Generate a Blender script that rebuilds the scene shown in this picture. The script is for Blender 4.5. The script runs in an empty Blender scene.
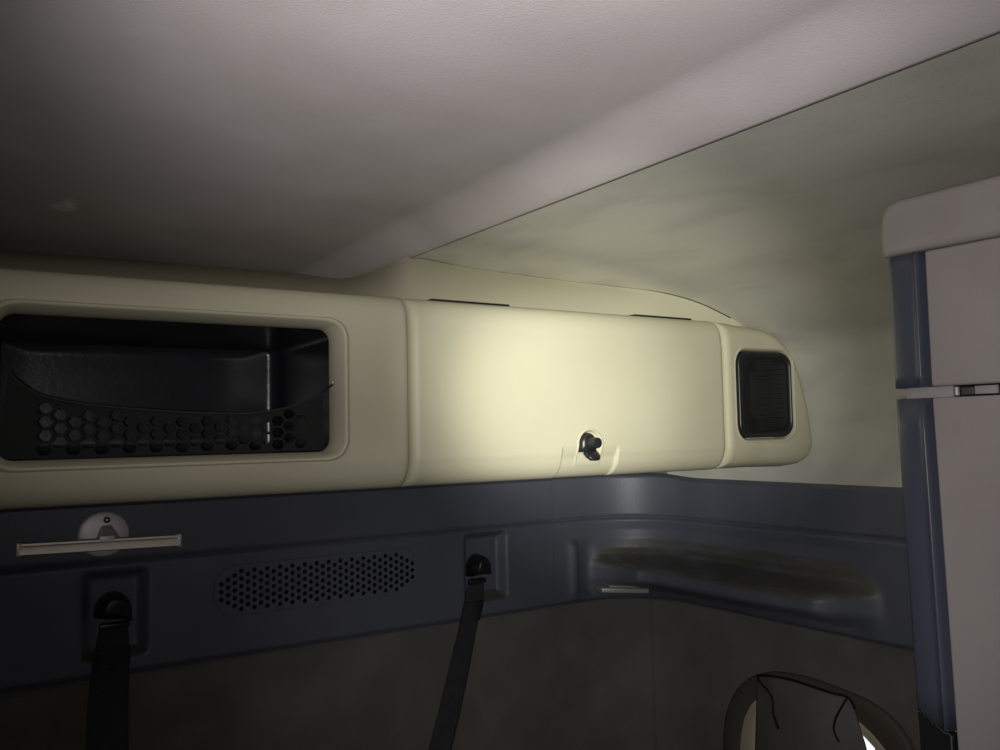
import bpy, bmesh, math, random
from mathutils import Vector, Matrix

random.seed(7)
SC = bpy.context.scene
COL = SC.collection

# ------------------------------------------------------------------ camera
YAW, PITCH, ROLL, FPX = 0.580609919, 0.0651158999, -0.0193792250, 870.762
fw = Vector((math.sin(YAW)*math.cos(PITCH), math.cos(YAW)*math.cos(PITCH), math.sin(PITCH)))
r0 = Vector((math.cos(YAW), -math.sin(YAW), 0)); u0 = r0.cross(fw)
rt = r0*math.cos(ROLL) + u0*math.sin(ROLL)
up = -r0*math.sin(ROLL) + u0*math.cos(ROLL)
cam_d = bpy.data.cameras.new('camera'); cam = bpy.data.objects.new('camera', cam_d); COL.objects.link(cam)
cam_d.sensor_width = 36; cam_d.sensor_fit = 'HORIZONTAL'; cam_d.lens = FPX/1000*36
cam_d.clip_start = 0.01
cam.matrix_world = Matrix(((rt.x, up.x, -fw.x, 0), (rt.y, up.y, -fw.y, 0), (rt.z, up.z, -fw.z, 0), (0, 0, 0, 1)))
SC.camera = cam

def ray(x, y):
    return rt*((x-500)/FPX) - up*((y-375)/FPX) + fw
def at(x, y, ax, v):            # point of the plane axis=v seen at a pixel
    d = ray(x, y); return d*(v/d[ax])

# ------------------------------------------------------------------ light
w = bpy.data.worlds.new('world'); SC.world = w; w.use_nodes = True
w.node_tree.nodes['Background'].inputs[0].default_value = (0.9, 0.95, 1, 1)
w.node_tree.nodes['Background'].inputs[1].default_value = 0.0
def spot(name, loc, target, energy, size, blend, col, radius):
    d = bpy.data.lights.new(name, 'SPOT'); o = bpy.data.objects.new(name, d); COL.objects.link(o)
    d.energy = energy; d.spot_size = math.radians(size); d.spot_blend = blend; d.color = col; d.shadow_soft_size = radius
    o.location = loc; o.rotation_euler = (Vector(target)-Vector(loc)).to_track_quat('-Z', 'Y').to_euler()
LP = Vector((-0.02, 0.0, -0.005))
spot('torch_hotspot', LP, ray(567, 394)*1.4, 54, 18, 1.0, (1.0, 1.0, 0.92), 0.006)
spot('torch_core', LP, ray(616, 370)*1.4, 80, 30.5, 1.0, (1.0, 1.0, 0.90), 0.006)
spot('torch_spill', LP, ray(690, 200)*1.4, 14, 102, 1.0, (1.0, 0.97, 0.97), 0.008)
spot('torch_lower_spill', LP, ray(618, 690)*1.4, 12, 52, 1.0, (1.0, 1.0, 0.98), 0.008)
spot('torch_upper_spill', LP, ray(499, 6)*1.4, 25, 56, 1.0, (1.0, 0.97, 0.97), 0.008)
spot('added_side_fill', LP, ray(150, 560)*1.4, 2.0, 150, 1.0, (1.0, 0.97, 0.94), 0.008)  # added wide fill that lifts the dim lower left
vs = SC.view_settings
vs.view_transform = 'Standard'; vs.look = 'None'; vs.exposure = 0.0; vs.gamma = 1.0; vs.use_curve_mapping = False

# ------------------------------------------------------------------ materials
def mat(name, col, rough=0.6, col2=None, nscale=6, ncon=(0.4, 0.65), bump=0.0, bscale=400, metal=0, spec=0.5, emit=None, coat=0):
    m = bpy.data.materials.new(name); m.use_nodes = True
    nt = m.node_tree; b = nt.nodes['Principled BSDF']
    b.inputs['Base Color'].default_value = (*col, 1); b.inputs['Roughness'].default_value = rough
    b.inputs['Metallic'].default_value = metal; b.inputs['Specular IOR Level'].default_value = spec
    b.inputs['Coat Weight'].default_value = coat
    tc = nt.nodes.new('ShaderNodeTexCoord')
    if col2:
        n = nt.nodes.new('ShaderNodeTexNoise'); n.inputs['Scale'].default_value = nscale; n.inputs['Detail'].default_value = 6
        r = nt.nodes.new('ShaderNodeValToRGB'); r.color_ramp.elements[0].position = ncon[0]; r.color_ramp.elements[1].position = ncon[1]
        r.color_ramp.elements[0].color = (*col, 1); r.color_ramp.elements[1].color = (*col2, 1)
        nt.links.new(tc.outputs['Object'], n.inputs['Vector']); nt.links.new(n.outputs['Fac'], r.inputs['Fac'])
        nt.links.new(r.outputs['Color'], b.inputs['Base Color'])
    if bump:
        n = nt.nodes.new('ShaderNodeTexNoise'); n.inputs['Scale'].default_value = bscale; n.inputs['Detail'].default_value = 3
        bp = nt.nodes.new('ShaderNodeBump'); bp.inputs['Strength'].default_value = bump; bp.inputs['Distance'].default_value = 0.002
        nt.links.new(tc.outputs['Object'], n.inputs['Vector']); nt.links.new(n.outputs['Fac'], bp.inputs['Height'])
        nt.links.new(bp.outputs['Normal'], b.inputs['Normal'])
    if emit:
        b.inputs['Emission Color'].default_value = (*emit[0], 1); b.inputs['Emission Strength'].default_value = emit[1]
    return m

def add_stains(m, spots, dark, amount=0.5, stretch=(1, 1, 1), scale=3.0, lo=0.5, hi=0.75):
    """large cloudy grime and a few marks of their own shape, on top of the base colour"""
    nt = m.node_tree; b = nt.nodes['Principled BSDF']
    src = b.inputs['Base Color'].links[0].from_socket if b.inputs['Base Color'].links else None
    tc = nt.nodes.new('ShaderNodeTexCoord'); mp = nt.nodes.new('ShaderNodeMapping'); mp.inputs['Scale'].default_value = stretch
    n = nt.nodes.new('ShaderNodeTexNoise'); n.inputs['Scale'].default_value = scale; n.inputs['Detail'].default_value = 5; n.inputs['Distortion'].default_value = 0.6
    mr = nt.nodes.new('ShaderNodeMapRange'); mr.inputs['From Min'].default_value = lo; mr.inputs['From Max'].default_value = hi; mr.inputs['To Max'].default_value = amount
    nt.links.new(tc.outputs['Object'], mp.inputs['Vector']); nt.links.new(mp.outputs['Vector'], n.inputs['Vector']); nt.links.new(n.outputs['Fac'], mr.inputs['Value'])
    mx = nt.nodes.new('ShaderNodeMix'); mx.data_type = 'RGBA'
    if src: nt.links.new(src, mx.inputs['A'])
    else: mx.inputs['A'].default_value = b.inputs['Base Color'].default_value
    mx.inputs['B'].default_value = (*dark, 1); nt.links.new(mr.outputs['Result'], mx.inputs['Factor'])
    out = mx.outputs['Result']
    for (c, rad, colr, amt, st) in spots:
        mp2 = nt.nodes.new('ShaderNodeMapping'); mp2.vector_type = 'POINT'
        mp2.inputs['Scale'].default_value = st; mp2.inputs['Location'].default_value = (-c[0]*st[0], -c[1]*st[1], -c[2]*st[2])
        nn = nt.nodes.new('ShaderNodeTexNoise'); nn.inputs['Scale'].default_value = 60; nn.inputs['Detail'].default_value = 4
        ad = nt.nodes.new('ShaderNodeVectorMath'); ad.operation = 'LENGTH'
        nt.links.new(tc.outputs['Object'], mp2.inputs['Vector']); nt.links.new(mp2.outputs['Vector'], ad.inputs[0])
        ms = nt.nodes.new('ShaderNodeMapRange'); ms.inputs['From Min'].default_value = rad; ms.inputs['From Max'].default_value = rad*0.2
        ms.inputs['To Max'].default_value = amt; nt.links.new(ad.outputs['Value'], ms.inputs['Value'])
        ml = nt.nodes.new('ShaderNodeMath'); ml.operation = 'MULTIPLY'
        nt.links.new(tc.outputs['Object'], nn.inputs['Vector'])
        m3 = nt.nodes.new('ShaderNodeMapRange'); m3.inputs['From Min'].default_value = 0.35; m3.inputs['From Max'].default_value = 0.6
        nt.links.new(nn.outputs['Fac'], m3.inputs['Value'])
        nt.links.new(ms.outputs['Result'], ml.inputs[0]); nt.links.new(m3.outputs['Result'], ml.inputs[1])
        m2 = nt.nodes.new('ShaderNodeMix'); m2.data_type = 'RGBA'
        nt.links.new(out, m2.inputs['A']); m2.inputs['B'].default_value = (*colr, 1); nt.links.new(ml.outputs['Value'], m2.inputs['Factor'])
        out = m2.outputs['Result']
    nt.links.new(out, b.inputs['Base Color'])

M = {}
M['ceil'] = mat('ceiling_felt', (0.50, 0.46, 0.45), 0.95, (0.56, 0.52, 0.51), 5, bump=0.25, bscale=500, spec=0.15)
M['side'] = mat('side_felt', (0.58, 0.57, 0.50), 0.95, (0.63, 0.615, 0.54), 4, bump=0.25, bscale=500, spec=0.15)
M['beige'] = mat('cream_plastic', (0.54, 0.51, 0.37), 0.5, (0.57, 0.54, 0.395), 5, bump=0.10, bscale=700, spec=0.35)
M['filler'] = mat('cream_filler', (0.55, 0.53, 0.39), 0.7, bump=0.15, bscale=600, spec=0.2)
M['blue'] = mat('blue_grey_plastic', (0.105, 0.112, 0.145), 0.45, (0.12, 0.127, 0.16), 8, bump=0.25, bscale=450, spec=0.5)
M['fabric'] = mat('grey_fabric', (0.14, 0.135, 0.12), 0.95, (0.18, 0.174, 0.155), 7, bump=0.8, bscale=350, spec=0.1)
M['black'] = mat('black_plastic', (0.016, 0.017, 0.018), 0.36, spec=0.5)
M['blackmatt'] = mat('black_matt', (0.012, 0.012, 0.013), 0.7, spec=0.2)
M['niche'] = mat('black_niche_plastic', (0.022, 0.023, 0.028), 0.26, (0.03, 0.03, 0.036), 12, bump=0.12, bscale=120, spec=0.5)
M['net'] = mat('black_net', (0.02, 0.024, 0.022), 0.8, spec=0.2)
M['cord'] = mat('dark_cord', (0.03, 0.03, 0.03), 0.7, bump=0.5, bscale=900)
M['strap'] = mat('dark_webbing', (0.035, 0.036, 0.042), 0.8, (0.045, 0.045, 0.05), 60, bump=0.6, bscale=500, spec=0.2)
M['cab'] = mat('grey_beige_laminate', (0.37, 0.335, 0.325), 0.6, (0.40, 0.365, 0.35), 9, bump=0.15, bscale=600, spec=0.3)
M['navy'] = mat('navy_plastic', (0.074, 0.081, 0.113), 0.34, bump=0.1, bscale=500, spec=0.5)
M['white'] = mat('white_plastic', (0.88, 0.83, 0.82), 0.5, spec=0.6, metal=0.35)
M['bar'] = mat('pale_bar', (0.93, 0.83, 0.74), 0.50, (0.86, 0.75, 0.66), 30, spec=0.5, metal=0.8)
M['metal'] = mat('brushed_metal', (0.62, 0.62, 0.58), 0.4, metal=0.6)
M['seam'] = mat('painted_seam_shadow', (0.06, 0.055, 0.045), 0.9, spec=0.1)  # dark colour standing in for the shade in the filler seam
M['floor'] = mat('floor_vinyl', (0.06, 0.06, 0.06), 0.8, (0.08, 0.08, 0.08), 20)
M['bezel'] = mat('window_bezel', (0.085, 0.075, 0.06), 0.6, spec=0.3)
M['reveal'] = mat('window_reveal', (0.5, 0.42, 0.3), 0.5)
M['glass'] = mat('emissive_pane', (0.8, 0.82, 0.85), 0.3, emit=((0.95, 0.97, 1.0), 0.9))  # pale pane with weak emission of its own
M['flap'] = mat('grey_flap_cloth', (0.14, 0.135, 0.127), 0.95, (0.17, 0.165, 0.155), 9, bump=0.8, bscale=400, spec=0.1)
M['red'] = mat('dark_red_plug', (0.05, 0.012, 0.014), 0.5)

# ------------------------------------------------------------------ helpers
def link(name, verts, faces, m, parent=None, smooth=True, loc=None):
    me = bpy.data.meshes.new(name)
    base = Vector(loc) if loc else Vector((0, 0, 0))
    me.from_pydata([tuple(Vector(v)-base) for v in verts], [], faces)
    bm = bmesh.new(); bm.from_mesh(me); bmesh.ops.recalc_face_normals(bm, faces=bm.faces[:]); bm.to_mesh(me); bm.free()
    me.materials.append(m)
    if smooth: me.polygons.foreach_set('use_smooth', [True]*len(me.polygons))
    me.update()
    o = bpy.data.objects.new(name, me); COL.objects.link(o); o.location = base
    if parent:
        o.parent = parent; o.location = base - world_loc(parent)
    return o
def world_loc(o):
    l = Vector(o.location)
    while o.parent: o = o.parent; l += Vector(o.location)
    return l
def thing(name, label, cat, loc=(0, 0, 0), group=None):
    o = bpy.data.objects.new(name, None); COL.objects.link(o); o.location = loc; o.empty_display_size = 0.05
    return tag(o, label, cat, group)
def tag(o, label, cat, group=None):
    o['label'] = label; o['category'] = cat
    if group: o['group'] = group
    return o
def struct(o):
    o['kind'] = 'structure'; return o
def sharp(o, ang=0.7):
    bm = bmesh.new(); bm.from_mesh(o.data)
    for e in bm.edges:
        if len(e.link_faces) == 2 and e.calc_face_angle(0) > ang: e.smooth = False
    bm.to_mesh(o.data); bm.free(); return o
def smoothstep(a, b, x):
    t = max(0.0, min(1.0, (x-a)/(b-a))); return t*t*(3-2*t)
def lerp(a, b, t): return a+(b-a)*t
def interp(pts, x):
    if x <= pts[0][0]: return pts[0][1]
    for (a, fa), (b, fb) in zip(pts, pts[1:]):
        if x <= b: return fa+(fb-fa)*(x-a)/(b-a)
    return pts[-1][1]
def grid(fn, us, vs_, closed=False):
    V = [fn(u, v) for u in us for v in vs_]; n = len(vs_); F = []
    for i in range(len(us)-1):
        for j in range(n-1):
            a = i*n+j; F.append((a, a+1, a+n+1, a+n))
    return V, F
def lin(a, b, n): return [a+(b-a)*i/n for i in range(n+1)]
def sheet_solid(V, F, nu, nv, offset):
    """close a grid sheet with a copy moved by the offset, giving it real thickness"""
    k = len(V); off = Vector(offset)
    W = V + [Vector(v)+off for v in V]; G = list(F) + [tuple(reversed([i+k for i in f])) for f in F]
    ring = [j for j in range(nv)] + [i*nv+nv-1 for i in range(1, nu)] + [(nu-1)*nv+j for j in range(nv-2, -1, -1)] + [i*nv for i in range(nu-2, 0, -1)]
    for a, b in zip(ring, ring[1:]+ring[:1]): G.append((a, b, b+k, a+k))
    return W, G
def tube(pts, rad, n=8, cap=True):
    P = [Vector(p) for p in pts]; V = []; F = []
    for i, p in enumerate(P):
        t = (P[min(i+1, len(P)-1)]-P[max(i-1, 0)]).normalized()
        a = t.cross(Vector((0.13, 0.31, 0.94))).normalized(); b = t.cross(a)
        r = rad[i] if isinstance(rad, (list, tuple)) else rad
        for k in range(n):
            g = 2*math.pi*k/n; V.append(p+a*(r*math.cos(g))+b*(r*math.sin(g)))
    for i in range(len(P)-1):
        for k in range(n): F.append((i*n+k, i*n+(k+1) % n, (i+1)*n+(k+1) % n, (i+1)*n+k))
    if cap: F.append(tuple(range(n-1, -1, -1))); F.append(tuple((len(P)-1)*n+k for k in range(n)))
    return V, F
def catmull(pts, n=8):
    P = [Vector(p) for p in pts]; out = []
    for i in range(len(P)-1):
        a, b, c, d = P[max(i-1, 0)], P[i], P[i+1], P[min(i+2, len(P)-1)]
        for k in range(n):
            t = k/n; out.append(0.5*((2*b)+(c-a)*t+(2*a-5*b+4*c-d)*t*t+(3*b-a-3*c+d)*t**3))
    out.append(P[-1]); return out
def rrect(x0, x1, z0, z1, r, n=10):
    out = []
    for cx, cz, a0 in ((x1-r, z1-r, 0), (x0+r, z1-r, 90), (x0+r, z0+r, 180), (x1-r, z0+r, 270)):
        for k in range(n+1):
            a = math.radians(a0+90*k/n); out.append((cx+r*math.cos(a), cz+r*math.sin(a)))
    return out
def sd_rr(x, z, x0, x1, z0, z1, r):
    qx = abs(x-(x0+x1)/2)-(x1-x0)/2+r; qz = abs(z-(z0+z1)/2)-(z1-z0)/2+r
    return min(max(qx, qz), 0)+math.hypot(max(qx, 0), max(qz, 0))-r
def raycast(poly, c, a):
    dx, dz = math.cos(a), math.sin(a); best = None
    for (x1, z1), (x2, z2) in zip(poly, poly[1:]+poly[:1]):
        ex, ez = x2-x1, z2-z1; den = dx*ez-dz*ex
        if abs(den) < 1e-12: continue
        t = ((x1-c[0])*ez-(z1-c[1])*ex)/den; s = ((x1-c[0])*dz-(z1-c[1])*dx)/den
        if t > 0 and -1e-9 <= s <= 1+1e-9 and (best is None or t > best): best = t
    return (c[0]+dx*best, c[1]+dz*best)
def dist_poly(p, poly):
    best = 9
    for (x1, z1), (x2, z2) in zip(poly, poly[1:]+poly[:1]):
        ex, ez = x2-x1, z2-z1; L = ex*ex+ez*ez or 1e-12
        t = max(0, min(1, ((p[0]-x1)*ex+(p[1]-z1)*ez)/L)); best = min(best, math.hypot(p[0]-x1-t*ex, p[1]-z1-t*ez))
    return best
def angles_for(polys, c, n):
    A = [2*math.pi*i/n for i in range(n)]
    for poly in polys:
        for p in poly: A.append(math.atan2(p[1]-c[1], p[0]-c[0]) % (2*math.pi))
    A.sort(); out = [A[0]]
    for a in A[1:]:
        if a-out[-1] > 0.002: out.append(a)
    return out
def loops_mesh(loops, cap_first=False, cap_last=False):
    n = len(loops[0]); V = [p for L in loops for p in L]; F = []
    for i in range(len(loops)-1):
        for k in range(n):
            F.append((i*n+k, i*n+(k+1) % n, (i+1)*n+(k+1) % n, (i+1)*n+k))
    if cap_last:
        V.append(sum((Vector(p) for p in loops[-1]), Vector())/n); c = len(V)-1; b = (len(loops)-1)*n
        for k in range(n): F.append((b+k, b+(k+1) % n, c))
    if cap_first:
        V.append(sum((Vector(p) for p in loops[0]), Vector())/n); c = len(V)-1
        for k in range(n): F.append((k, (k+1) % n, c))
    return V, F
def dome(outline, y0, h, c=None, steps=10, flat=0.0, back=0.0, axis='y', sgn=-1):
    """cushion-shaped solid standing out of a plane; outline in (a, z)"""
    c = c or (sum(p[0] for p in outline)/len(outline), sum(p[1] for p in outline)/len(outline))
    L = []
    def P(a, z, d): return Vector((a, y0+sgn*d, z)) if axis == 'y' else Vector((y0+sgn*d, a, z))
    L.append([P(a, z, -back) for a, z in outline])
    for i in range(steps+1):
        t = i/steps*0.96; s = 1-t*(1-flat)*1.0 if flat else 1-t
        d = h*math.sqrt(max(0, 1-(1-t)**2))
        L.append([P(c[0]+(a-c[0])*s, c[1]+(z-c[1])*s, d) for a, z in outline])
    return loops_mesh(L, True, True)
def plate(name, outline, holes, thick, m, parent=None, place=None):
    """flat plate with real holes, filled by a 2D curve"""
    cu = bpy.data.curves.new(name, 'CURVE'); cu.dimensions = '2D'; cu.fill_mode = 'BOTH'; cu.extrude = thick/2
    for poly in [outline]+holes:
        sp = cu.splines.new('POLY'); sp.points.add(len(poly)-1); sp.use_cyclic_u = True
        for q, (a, b) in zip(sp.points, poly): q.co = (a, b, 0, 1)
    tmp = bpy.data.objects.new(name+'_t', cu); COL.objects.link(tmp)
    me = bpy.data.meshes.new_from_object(tmp.evaluated_get(bpy.context.evaluated_depsgraph_get()))
    bpy.data.objects.remove(tmp); bpy.data.curves.remove(cu)
    V = [place(v.co.x, v.co.y, v.co.z) for v in me.vertices]; F = [tuple(p.vertices) for p in me.polygons]
    bpy.data.meshes.remove(me)
    return link(name, V, F, m, parent, smooth=False)
def box(x0, x1, y0, y1, z0, z1, bev=0.0, seg=2):
    bm = bmesh.new(); r = bmesh.ops.create_cube(bm, size=1)
    for v in bm.verts: v.co = Vector((lerp(x0, x1, v.co.x+.5), lerp(y0, y1, v.co.y+.5), lerp(z0, z1, v.co.z+.5)))
    if bev: bmesh.ops.bevel(bm, geom=bm.edges[:], offset=bev, segments=seg, profile=0.5, affect='EDGES')
    V = [v.co.copy() for v in bm.verts]; bm.verts.index_update(); F = [tuple(v.index for v in f.verts) for f in bm.faces]; bm.free()
    return V, F

# ------------------------------------------------------------------ setting
XS, YB, RC = 1.52, 1.69, 0.20          # side wall, rear wall, corner radius
XL, YF, ZF = -0.80, -0.70, -1.25
BT, BCR, BB = -0.117, -0.213, -0.412   # blue trim: top, crease, bottom
L1 = XS-RC-XL; LA = RC*math.pi/2; L2 = YB-RC-YF
def path(u):
    if u < L1: return XL+u, YB, 0, -1
    if u < L1+LA:
        a = (u-L1)/RC; return XS-RC+RC*math.sin(a), YB-RC+RC*math.cos(a), -math.sin(a), -math.cos(a)
    return XS, YB-RC-(u-L1-LA), -1, 0
def on_path(u, z, off):
    x, y, nx, ny = path(u); return Vector((x+nx*off, y+ny*off, z))

# lower fabric wall, rear and round the corner
us = lin(0, L1, 80)+lin(L1, L1+LA, 24)[1:]+lin(L1+LA, L1+LA+L2, 70)[1:]
zs = lin(ZF, BT+0.03, 44)
U660 = L1+LA+(YB-RC-at(660, 650, 0, XS).y)
def fab(u, z):
    o = 0.0
    o -= 0.004*math.exp(-((u-U660)/0.006)**2)
    o += 0.003*math.sin(u*9+z*4)*smoothstep(-0.45, -0.7, z)
    return on_path(u, z, o)
us2 = sorted(set(us+lin(U660-0.03, U660+0.03, 20)))
V, F = grid(fab, us2, zs)
struct(link('wall_rear', V, F, M['fabric']))
# upper rear wall behind the lockers
V, F = grid(lambda x, z: Vector((x, YB+0.08, z)), [XL, XS+0.05], [BT, 0.5]); struct(link('wall_back', V, F, M['filler']))
V, F = grid(lambda x, y: Vector((x, y, ZF)), [XL, XS], [YF, YB]); struct(link('floor', V, F, M['floor']))
V, F = grid(lambda y, z: Vector((XL, y, z)), [YF, YB], [ZF, 0.4]); struct(link('wall_left', V, F, M['fabric']))
V, F = grid(lambda x, z: Vector((x, YF, z)), [XL, XS], [ZF, 0.4]); struct(link('wall_front', V, F, M['fabric']))

# central ceiling panel with a rolled edge that drops to the ridge line
ZC, ZE, XE = 0.332, 0.300, 0.690
def ceil_z(x, y):
    k = (y-0.33)/1.1
    xi = 0.615+0.02*k
    z = ZC-(ZC-ZE)*smoothstep(xi-0.03, XE+0.012, x)
    z += 0.004*math.sin(x*3+1)*math.sin(y*2.3)
    return z
xs = lin(XL, 0.52, 30)+lin(0.52, XE, 30)[1:]
ys = lin(YF, YB+0.09, 60)
V, F = grid(lambda x, y: Vector((x, y, ceil_z(x, y))), xs, ys)
k = len(V)
for y in ys: V.append(Vector((XE+0.001, y, ZE+0.008)))
nb = len(ys); base = (len(xs)-1)*nb
for j in range(nb-1): F.append((base+j, base+j+1, k+j+1, k+j))
struct(link('ceiling', V, F, M['ceil']))

# side headliner sheet: from the ridge over the curve down to the blue trim
PROF = [(XE-0.01, 0.3035), (0.85, 0.302), (1.02, 0.292), (1.17, 0.270), (1.27, 0.245), (1.375, 0.205), (1.450, 0.165), (1.487, 0.10), (1.505, 0.03), (1.5065, -0.04), (1.5065, -0.117), (1.5065, -0.16)]
prof = catmull([(a, 0, b) for a, b in PROF], 6)
def side_pt(i, y):
    p = prof[i]; q = Vector((p.x, y, p.z))
    if 0.9 < q.x < 1.45 and y < 1.0: q.z += smoothstep(1.0, 0.8, y)* 0.006*math.sin(y*6+q.x*5)*smoothstep(0.9, 1.1, q.x)*smoothstep(1.45, 1.3, q.x)
    return q
ysr = lin(YF, YB, 60)
V, F = grid(lambda i, y: side_pt(i, y), list(range(len(prof))), ysr)
struct(link('wall_right', V, F, M['side']))

# cream filler above the lockers
YC = 1.15
ZT, ZB = 0.2055, -0.080                 # locker top and bottom
rail_px = [(-160, 236, .334), (0, 249, .333), (210, 266, .333), (325, 276, .325), (349, 278, .303), (376, 270.5, .300), (410, 258, .302), (455, 265, .300), (500, 272, .297), (560, 280, .294), (612, 286, .288), (660, 292, .272), (700, 303, .243), (737, 321, .200), (760, 330, 0.185)]
def on_sheet(x, y):             # where the sight line of a pixel meets the side headliner
    d = ray(x, y)
    for i in range(len(prof)-1):
        a, b = prof[i], prof[i+1]
        den = d.x*(b.z-a.z)-d.z*(b.x-a.x)
        if abs(den) < 1e-9: continue
        t = (a.x*(b.z-a.z)-a.z*(b.x-a.x))/den
        p = d*t
        if a.x-1e-6 <= p.x <= b.x+1e-6 and t > 0: return p
    return at(x, y, 2, 0.3)
rail = [at(x, y, 2, z) if x < 415 else on_sheet(x, y) for x, y, z in rail_px]
low = [at(x, 300+ (x-400)*0.065+2, 1, YC+0.05) for x, y, z in rail_px]
low = [Vector((q.x, q.y, ZT-0.014)) for q in low]
R2 = catmull(rail, 5); Lo2 = catmull(low, 5)
V = []; F = []
nt_ = 10
for a, b in zip(Lo2, R2):
    for j in range(nt_+1):
        t = j/nt_*1.05
        q = a.lerp(b, t); q.z += 0.006*math.sin(min(t, 1)*math.pi)
        V.append(q)
for i in range(len(R2)-1):
    for j in range(nt_):
        a = i*(nt_+1)+j; F.append((a, a+1, a+nt_+2, a+nt_+1))
struct(link('trim_3', V, F, M['filler']))
V, F = tube([p+Vector((-0.0005, -0.0007, -0.0007)) for p in R2[30:-6]], 0.0009, 6)
struct(link('trim_4', V, F, M['seam']))  # thin dark tube painting the shaded gap along the filler edge

# ------------------------------------------------------------------ blue trim
def belt_recess(x, z, c, hw, hz):
    d = sd_rr(x, z, c[0]-hw, c[0]+hw, c[1]-hz, c[1]+hz, 0.015)
    return -0.024*smoothstep(0.0, -0.020, d)
Ra = at(463, 533, 1, YB-0.032); Rb = at(509, 598, 1, YB-0.032); RC1 = ((Ra.x+Rb.x)/2, (Ra.z+Rb.z)/2); RH1 = (abs(Ra.x-Rb.x)/2, abs(Ra.z-Rb.z)/2)
La = at(80, 572, 1, YB-0.032); Lb = at(150, 655, 1, YB-0.032); RC2 = ((La.x+Lb.x)/2, (La.z+Lb.z)/2); RH2 = (abs(La.x-Lb.x)/2, abs(La.z-Lb.z)/2)
def base_off(z):
    o = 0.030
    o += 0.002*smoothstep(BCR+0.002, BCR-0.004, z)
    o -= 0.007*math.exp(-((z-BCR)/0.0035)**2)
    o -= 0.012*smoothstep(BB+0.012, BB, z)
    o -= 0.014*smoothstep(BT-0.008, BT, z)
    return o
SEAM = at(553, 540, 1, YB-0.03).x-XL
def back_off(u, z):
    x = XL+u; o = base_off(z)
    o += belt_recess(x, z, RC1, *RH1)+belt_recess(x, z, RC2, *RH2)
    o += 0.0008
    return o
zt = lin(BB-0.001, BT, 74)
ub = sorted(lin(0, SEAM-0.001, 470)+[SEAM-0.0035, SEAM-0.0025, SEAM-0.0015])
ub = [0.0]+[u for u in ub if u > 0.0]
def lift(u, z): return z+0.009*smoothstep(-0.150, BT, z)*smoothstep(L1+LA+0.04, L1+LA-0.12, u)
V, F = grid(lambda u, z: on_path(u, lift(u, z), back_off(u, z)), ub, zt)
V, F = sheet_solid(V, F, len(ub), len(zt), (0, 0.004, 0))
for i in range(len(V)//2, len(V)): V[i].y = YB-0.001
struct(sharp(link('trim_1', V, F, M['blue']), 0.9))

UA = L1+LA*0.0                         # shelf along the side wall
U_of_Y = lambda y: L1+LA+(YB-RC-y)
us0 = L1-0.035; us1 = U_of_Y(at(878, 600, 0, XS-0.06).y)
def shelf_off(u, z):
    o = base_off(z)
    e = smoothstep(us0+0.03, us0+0.22, u)*smoothstep(us1, us1-0.10, u)
    mid = smoothstep(us0+0.02, us0+0.16, u)
    zl = -0.315                        # lip top
    D = 0.095
    # hollow behind/above, tray top sloping out to the lip, rounded lip, undercut
    top = interp([(-0.412, -0.06), (-0.400, 0.0), (-0.386, 0.16), (-0.372, 0.50), (-0.360, 0.86), (-0.354, 0.96), (-0.348, 1.0), (-0.330, 1.0), (-0.324, 0.97), (-0.319, 0.88), (-0.315, 0.70), (-0.308, 0.38), (-0.300, 0.14), (-0.287, 0.01), (-0.264, -0.07), (-0.242, -0.07), (-0.222, 0.0)], z)
    o += D*top*e
    # vertical ridge at the beginning of the tray
    o += 0.010*math.exp(-((u-us0)/0.014)**2)*smoothstep(-0.25, -0.28, z)*smoothstep(-0.41, -0.38, z)
    o -= 0.007*math.exp(-((u-us0-0.05)/0.02)**2)*smoothstep(-0.25, -0.29, z)*smoothstep(-0.41, -0.37, z)
    return max(o, 0.002)
uc = [SEAM+0.0008, SEAM+0.002]+lin(SEAM+0.006, L1+LA+L2-0.35, 400)
zt2 = lin(BB-0.001, BT, 110)
V, F = grid(lambda u, z: on_path(u, lift(u, z), shelf_off(u, z)), uc, zt2)
nV = len(V); W = list(V)
for u in uc:
    for z in zt2: W.append(on_path(u, lift(u, z), 0.001))
_, G = sheet_solid(V, F, len(uc), len(zt2), (0, 0, 0))
struct(sharp(link('trim_2', W, G, M['blue']), 0.9))
add_stains(M['blue'], [], (0.10, 0.085, 0.055), 0.0)
# dust lying on the tray: brown where the surface looks up
nt = M['blue'].node_tree; b = nt.nodes['Principled BSDF']; src = b.inputs['Base Color'].links[0].from_socket
ge = nt.nodes.new('ShaderNodeNewGeometry'); sx = nt.nodes.new('ShaderNodeSeparateXYZ'); nt.links.new(ge.outputs['Normal'], sx.inputs[0])
mr = nt.nodes.new('ShaderNodeMapRange'); mr.inputs['From Min'].default_value = 0.04; mr.inputs['From Max'].default_value = 0.4; nt.links.new(sx.outputs['Z'], mr.inputs['Value'])
sp = nt.nodes.new('ShaderNodeSeparateXYZ'); nt.links.new(ge.outputs['Position'], sp.inputs[0])
mz = nt.nodes.new('ShaderNodeMapRange'); mz.inputs['From Min'].default_value = -0.245; mz.inputs['From Max'].default_value = -0.27; nt.links.new(sp.outputs['Z'], mz.inputs['Value'])
mq = nt.nodes.new('ShaderNodeMath'); mq.operation = 'MULTIPLY'; nt.links.new(mr.outputs['Result'], mq.inputs[0]); nt.links.new(mz.outputs['Result'], mq.inputs[1])
nz = nt.nodes.new('ShaderNodeTexNoise'); nz.inputs['Scale'].default_value = 22; nz.inputs['Detail'].default_value = 6
m2 = nt.nodes.new('ShaderNodeMapRange'); m2.inputs['From Min'].default_value = 0.25; m2.inputs['From Max'].default_value = 0.52; nt.links.new(nz.outputs['Fac'], m2.inputs['Value'])
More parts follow.
